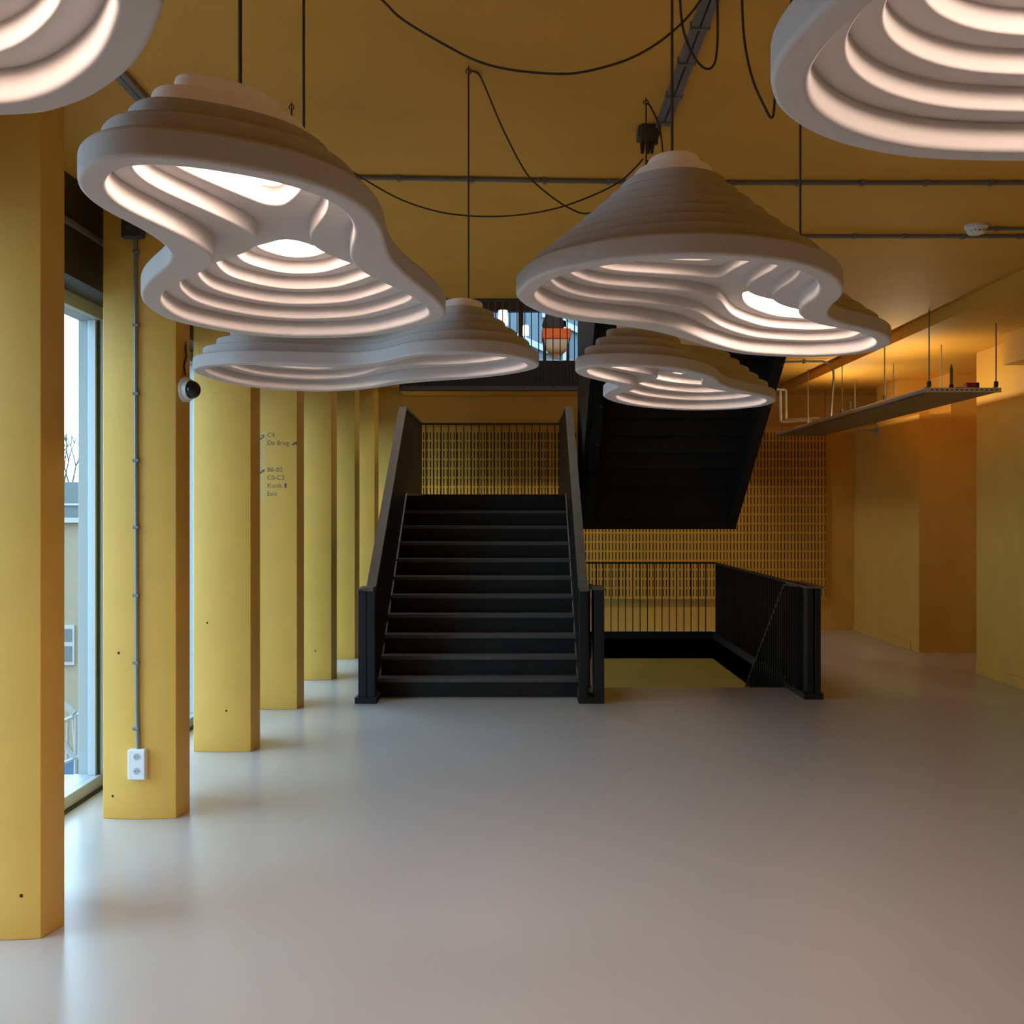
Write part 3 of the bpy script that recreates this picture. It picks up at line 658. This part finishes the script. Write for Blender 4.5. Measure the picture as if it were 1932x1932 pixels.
n0 = MB().box(tx0 - .006, tx0 + .026, 10.145, 10.175, tz + .05, tz + .10).build('rod_clamp', M['darkbox'], ty, bevel=.003)
for y in (11.39, 12.88, 14.39): dup(n0, (0, y - 10.16, 0))
dup(n0, (tx1 - tx0 - .02, 0, 0))
for i, (ya, yb) in enumerate(((11.0, 12.5), (13.0, 14.5))):
    fx = thing('tube_light', ['nearer fluorescent uplight lying on the cable tray', 'farther fluorescent uplight lying on the cable tray'][i], 'light', ((tx0 + tx1) / 2, ya, tz + .01), 'uplights on the cable tray')
    MB().box(4.02, 4.10, ya, yb, tz + .007, tz + .03).build('batten', M['white'], fx)
    MB().tube([(4.06, ya + .04, tz + .043), (4.06, yb - .04, tz + .043)], .013, 8).build('tube', M['tube'], fx, smooth=True)
def onT(px, py, y): return P(px, py, y)
p = onT(1832, 727, 10.5); e = thing('control_box', 'small red and dark grey control box on the near end of the tray', 'control box', p)
MB().box(p[0] - .055, p[0] + .035, 10.46, 10.56, tz + .01, tz + .125).build('housing', M['red'], e, bevel=.006)
MB().box(p[0] + .035, p[0] + .065, 10.46, 10.56, tz + .01, tz + .125).build('end_cover', M['darkbox'], e, bevel=.006)
p = onT(1808, 727, 10.5); e = thing('valve_actuator', 'pale grey valve actuator left of the red box on the tray', 'valve', p)
MB().box(p[0] - .03, p[0] + .035, 10.46, 10.56, tz + .01, tz + .085).build('housing', M['conduit'], e, bevel=.008)
MB().lathe((p[0] - .0, 10.458, tz + .05), (0, -1, 0), [(.02, 0), (.016, .012)], 12).build('dial', M['white'], e)
p = onT(1795, 720, 10.5); e = thing('riser_pipe', 'short grey pipe stub with a black collar standing on the near end of the tray', 'pipe', p)
MB().tube([(p[0], 10.5, tz + .1), (p[0], 10.5, tz + .26), (p[0], 10.5, tz + .30)], [.014, .014, .006], 10).build('pipe', M['conduit'], e, smooth=True)
MB().lathe((p[0], 10.5, tz + .01), (0, 0, 1), [(.024, 0), (.024, .06), (.018, .10)], 12).build('collar', M['gasket'], e)
p = onT(1604, 775, 13.0); e = thing('riser_pipe', 'small pipe stub standing farther back on the tray', 'pipe', p)
MB().tube([(p[0], 13.0, tz + .06), (p[0], 13.0, tz + .2)], .013, 8).build('pipe', M['conduit'], e, smooth=True)
MB().lathe((p[0], 13.0, tz + .008), (0, 0, 1), [(.022, 0), (.022, .06)], 10).build('collar', M['gasket'], e)
# galvanised pipes at the far end of the tray
for i, (xa, dz, nm) in enumerate(((1473, 0, 'left'), (1483, .05, 'right'))):
    y = 15.3; a = P(xa, 735, y); z1 = tz + .14 + dz * .6
    e = thing('steel_pipe', ['outer shiny steel pipe turning down to the far end of the tray', 'inner shiny steel pipe turning down to the far end of the tray'][i], 'pipe', a, 'steel pipes at the far end of the tray')
    MB().tube([(a[0] - .25, y, a[2]), (a[0] - .03, y, a[2]), (a[0] - .008, y, a[2] - .01), (a[0], y, a[2] - .035), (a[0], y, z1 + .035), (a[0] + .01, y, z1 + .01), (a[0] + .035, y - .02, z1), (a[0] + .34 + i * .05, y - .3, z1)], .02, 10).build('pipe', M['zinc'], e, smooth=True)
    MB().lathe((a[0], y, z1 + .05), (0, 0, 1), [(.026, 0), (.026, .05)], 12).build('fitting', M['zinc'], e)
e = thing('conduit', 'thin grey conduit curving down from the ceiling to the tray', 'conduit', P(1567, 785, 13.4))
MB().tube(pxs([(1478, 683), (1520, 682), (1552, 682), (1565, 686), (1572, 697), (1573, 712), (1570, 745), (1567, 788)], 13.4, 13.4), .014, 8).build('pipe', M['conduit'], e, smooth=True)
MB().box(P(1515, 682, 13.4)[0], P(1519, 682, 13.4)[0], 13.38, 13.42, P(1515, 686, 13.4)[2], P(1515, 678, 13.4)[2]).build('clip', M['conduit'], e)
e = thing('wall_bracket', 'small pale wall bracket on the right wall under the tray', 'bracket', P(1637, 812, 15.3))
p = P(1638, 812, 15.4)
MB().box(XW - .02, XW + .0, 15.30, 15.42, p[2] - .06, p[2] + .07).build('plate', M['steelwhite'], e, bevel=.003)
MB().box(XW - .42, XW - .02, 15.345, 15.375, p[2] - .015, p[2] + .015).build('arm', M['steelwhite'], e)

# ------------------------------------------------------------------ upper floor seen through the void
struct(bx(-3.2, -2.75, YN, 21, 3.44, 6.5).build('wall_left', M['yellow']))
struct(bx(XW + 1.2, XW + 1.5, YN, 21, -3.9, 6.5).build('wall_right', M['yellow']))
struct(bx(-3.2, XW + 1.5, 7.0, 21, 6.4, 6.6).build('ceiling', M['brown']))
struct(bx(-3.2, XW + 1.5, 6.8, 7.0, 3.86, 6.6).build('wall_upper', M['yellow']))
struct(bx(-3.2, XW + 1.2, 16.7, 20.7, 3.50, 3.86).build('floor', M['brown']))
struct(bx(VX1, XW + 1.2, YB + .01, 16.72, 3.60, 3.86).build('floor', M['brown']))
struct(bx(-2.75, VX0, YB + .01, 16.72, 3.60, 3.86).build('floor', M['brown']))
YW = 20.5
wu = bpy.data.objects.new('window_20', None); COL.objects.link(wu); wu.location = (0, YW, 3.86); struct(wu)
MB().box(-3.2, XW + 1.2, YW - .05, YW + .1, 5.42, 6.45).build('header', M['brown'], wu)
MB().box(-3.2, -1.25, YW - .1, YW + .1, 3.86, 5.42).build('infill_wall', M['brown'], wu)
MB().box(-3.2, XW + 1.2, YW - .02, YW + .06, 3.86, 4.02).build('sill', M['lintel'], wu)
for k in range(-2, 6):
    x = .065 + k * 1.25
    MB().box(x - .045, x + .045, YW - .06, YW + .08, 4.02, 5.42).build('mullion', M['brown'], wu)
    MB().box(x + .045, x + 1.205, YW, YW + .01, 4.02, 5.42).build('pane', M['glass'], wu)
for k, x in enumerate((-.6, 1.6)):  # unseen lights added to brighten the stairwell and upper floor
    ul = thing('ceiling_light', ['ceiling light of the upper floor above the left of the stair void', 'ceiling light of the upper floor above the right of the stair void'][k], 'ceiling light', (x, 13.8, 6.4), 'ceiling lights of the upper floor')
    MB().box(x - .6, x + .6, 13.65, 13.95, 6.36, 6.40).build('frame', M['white'], ul, bevel=.004)
    MB().box(x - .57, x + .57, 13.68, 13.92, 6.355, 6.361).build('diffuser', M['panel_glow'], ul)
of = thing('opposite_facade', 'steel-blue facade with white diagonal braces outside the upper windows', 'building', (0, 27, -4))
MB().box(-8, 12, 27, 28, -4.2, 9).build('wall', M['steelblue'], of)
for x in (-3, -1.2, .6, 2.4, 4.2):
    MB().add([(x, 26.9, 6.6), (x, 26.9, 6.45), (x + 2.2, 26.9, 5.45), (x + 2.2, 26.9, 5.6), (x, 27, 6.6), (x, 27, 6.45), (x + 2.2, 27, 5.45), (x + 2.2, 27, 5.6)], [(0, 1, 2, 3), (4, 7, 6, 5), (0, 4, 5, 1), (1, 5, 6, 2), (2, 6, 7, 3), (3, 7, 4, 0)]).build('brace', M['steelwhite'], of)
    MB().box(x + .5, x + .58, 26.9, 27, 4.0, 8).build('post', M['steelwhite'], of)
MB().box(-8, 12, 26.85, 27, 5.30, 5.40).build('beam', M['steelwhite'], of)
for i, (px, pa, pb, wpx) in enumerate(((949, 586, 613, 18), (992, 614, 633, 11))):
    y = 18.2 + i * .6; a = P(px, pa, y); b_ = P(px, pb, y); r = wpx * y / F / 2
    e = thing('shade_lamp', ['larger glowing white lamp shade on the upper floor, left of the dark mullion', 'smaller glowing white lamp shade on the upper floor, right of the dark mullion'][i], 'lamp', b_, 'glowing lamps on the upper floor')
    MB().lathe(b_, (0, 0, 1), [(r * 1.0, 0), (r * 1.02, (a[2] - b_[2]) * .5), (r * .92, a[2] - b_[2])], 16).build('lamp_shade', M['shade_glow'], e, smooth=True)
    MB().tube([a, (a[0], a[1], 6.4)], .005, 5).build('cord', M['gasket'], e)
ys_ = 16.5; p = P(1050, 676, ys_); zf = 3.86
ch = thing('upholstered_seat', 'orange topped seat draped with pale cloth behind the upper railing', 'seat', (p[0], ys_, zf))
xa, xb = P(1023, 0, ys_)[0], P(1077, 0, ys_)[0]
MB().box(xa, xb, ys_, ys_ + .42, P(0, 639, ys_)[2], P(0, 619, ys_)[2]).build('cushion', M['orange'], ch, bevel=.02)
za = P(0, 640, ys_)[2]
MB().prism([(xa + .03, za), (xa + .05, za - .16), (xa + .13, za - .27), (xa + .20, za - .29), (xa + .27, za - .26), (xa + .36, za - .17), (xb - .03, za)], ys_ - .02, ys_ + .0, 'y').build('draped_cloth', M['cloth'], ch, bevel=.004)
for x in (xa + .02, xb - .05):
    for y in (ys_ + .03, ys_ + .36): MB().box(x, x + .03, y, y + .03, zf, za).build('leg', M['darkcloth'], ch)
jk = tag(MB().lathe((xa + .17, ys_ + .2, P(0, 619, ys_)[2]), (0, 0, 1), [(.15, 0), (.17, .08), (.14, .17), (.11, .24), (.05, .27)], 14).build('folded_coat', M['darkcloth'], smooth=True), 'dark bundled coat lying on the orange seat upstairs', 'coat')

# ------------------------------------------------------------------ lower storey and outdoors
struct(bx(-2.8, XW + 1.3, 4, YB, -4.0, -3.9).build('floor', M['floor']))
struct(bx(-2.8, XW + 1.3, 3.8, 4.0, -3.9, -.26).build('wall_lower', M['yellow']))
struct(bx(-3.0, -2.8, 12.5, YB, -3.9, -.5).build('wall_lower', M['yellow']))  # unseen wall added to hold daylight off the lower back wall
gr = tag(bx(-60, 40, -30, 70, -4.6, -4.5).build('ground', M['ground']), 'grey paved ground outside the building', 'ground'); gr['kind'] = 'structure'
Yb = 24.0
hb = thing('neighbour_building', 'cream brick building with a blue-grey flat roof outside the left window', 'building', (-12, Yb, -4.5))
zc_ = P(0, 986, Yb)[2]
MB().box(-17, -9.0, Yb, Yb + 8, -4.5, zc_).build('wall', M['cream'], hb)
MB().box(-17.1, -8.9, Yb - .15, Yb + 8, zc_, zc_ + .10).build('parapet', M['steelwhite'], hb)
MB().box(-17, -9.0, Yb + 1.0, Yb + 7, zc_ + .1, P(0, 907, Yb)[2]).build('roof_storey', M['roofblue'], hb)
MB().box(-17, -9.0, Yb + .93, Yb + 1.0, P(0, 953, Yb)[2], P(0, 949, Yb)[2]).build('roof_trim', M['steelwhite'], hb)
wz0, wz1 = P(0, 1247, Yb)[2], P(0, 1186, Yb)[2]; wx1 = P(142, 0, Yb)[0]
wf = MB().box(wx1 - 1.1, wx1, Yb - .06, Yb + .02, wz0 - .08, wz1 + .08).build('window', M['steelwhite'], hb)
wm = (wz0 + wz1) / 2 + .03
for (a, b_) in ((wz0, wm - .05), (wm + .05, wz1)): MB().box(wx1 - 1.05, wx1 - .05, Yb - .08, Yb - .06, a, b_).build('pane', M['roofblue'], wf)
tre = thing('bare_tree', 'bare winter tree behind the neighbouring flat roof', 'tree', (-14.2, 34, -4.5))
bm_ = MB(); random.seed(3)
def branch(p, d, L, r, n):
    q = p + d * L; bm_.tube([p, (p + q) / 2 + Vector((random.uniform(-.04, .04) * L, 0, 0)), q], [r, r * .8, r * .6], 4, cap=False)
    if n:
        for _ in range(3): branch(q, (d + Vector((random.uniform(-.6, .6), random.uniform(-.5, .5), random.uniform(-.1, .4)))).normalized(), L * .66, r * .6, n - 1)
branch(Vector((-13.6, 34, -4.5)), Vector((0, 0, 1)), 3.3, .16, 5)
bm_.build('branches', M['bark'], tre)
MB().tube([(-13.6, 34, -4.5), (-13.6, 34, -1.2)], [.2, .16], 8).build('trunk', M['bark'], tre)
es = thing('outdoor_stair', 'white steel outdoor stair railing below the left window', 'staircase', (-4.6, 10.4, -4.5))
Ye = 10.5
def W(px, py): return P(px, py, Ye)
for (a, b_, r) in (((95, 1304), (141, 1346), .035), ((95, 1372), (150, 1346), .022), ((150, 1346), (150, 1432), .018), ((144, 1348), (143, 1470), .02), ((138, 1350), (143, 1425), .016), ((95, 1450), (150, 1426), .02), ((118, 1400), (142, 1430), .03), ((128, 1360), (126, 1440), .012)):
    MB().tube([W(*a), W(*b_)], r, 6).build('rail', M['steelwhite'], es)
MB().box(W(90, 0)[0], W(152, 0)[0], Ye, Ye + 1.4, W(0, 1490)[2] - .1, W(0, 1478)[2]).build('platform', M['steelwhite'], es)
MB().box(W(100, 0)[0], W(139, 0)[0], Ye + .1, Ye + .14, W(0, 1466)[2], W(0, 1437)[2]).build('blue_sheet', M['bluetarp'], es)
MB().box(W(120, 0)[0] - .1, W(120, 0)[0] + .1, Ye + .5, Ye + .7, -4.5, W(0, 1490)[2]).build('support_post', M['steelwhite'], es)
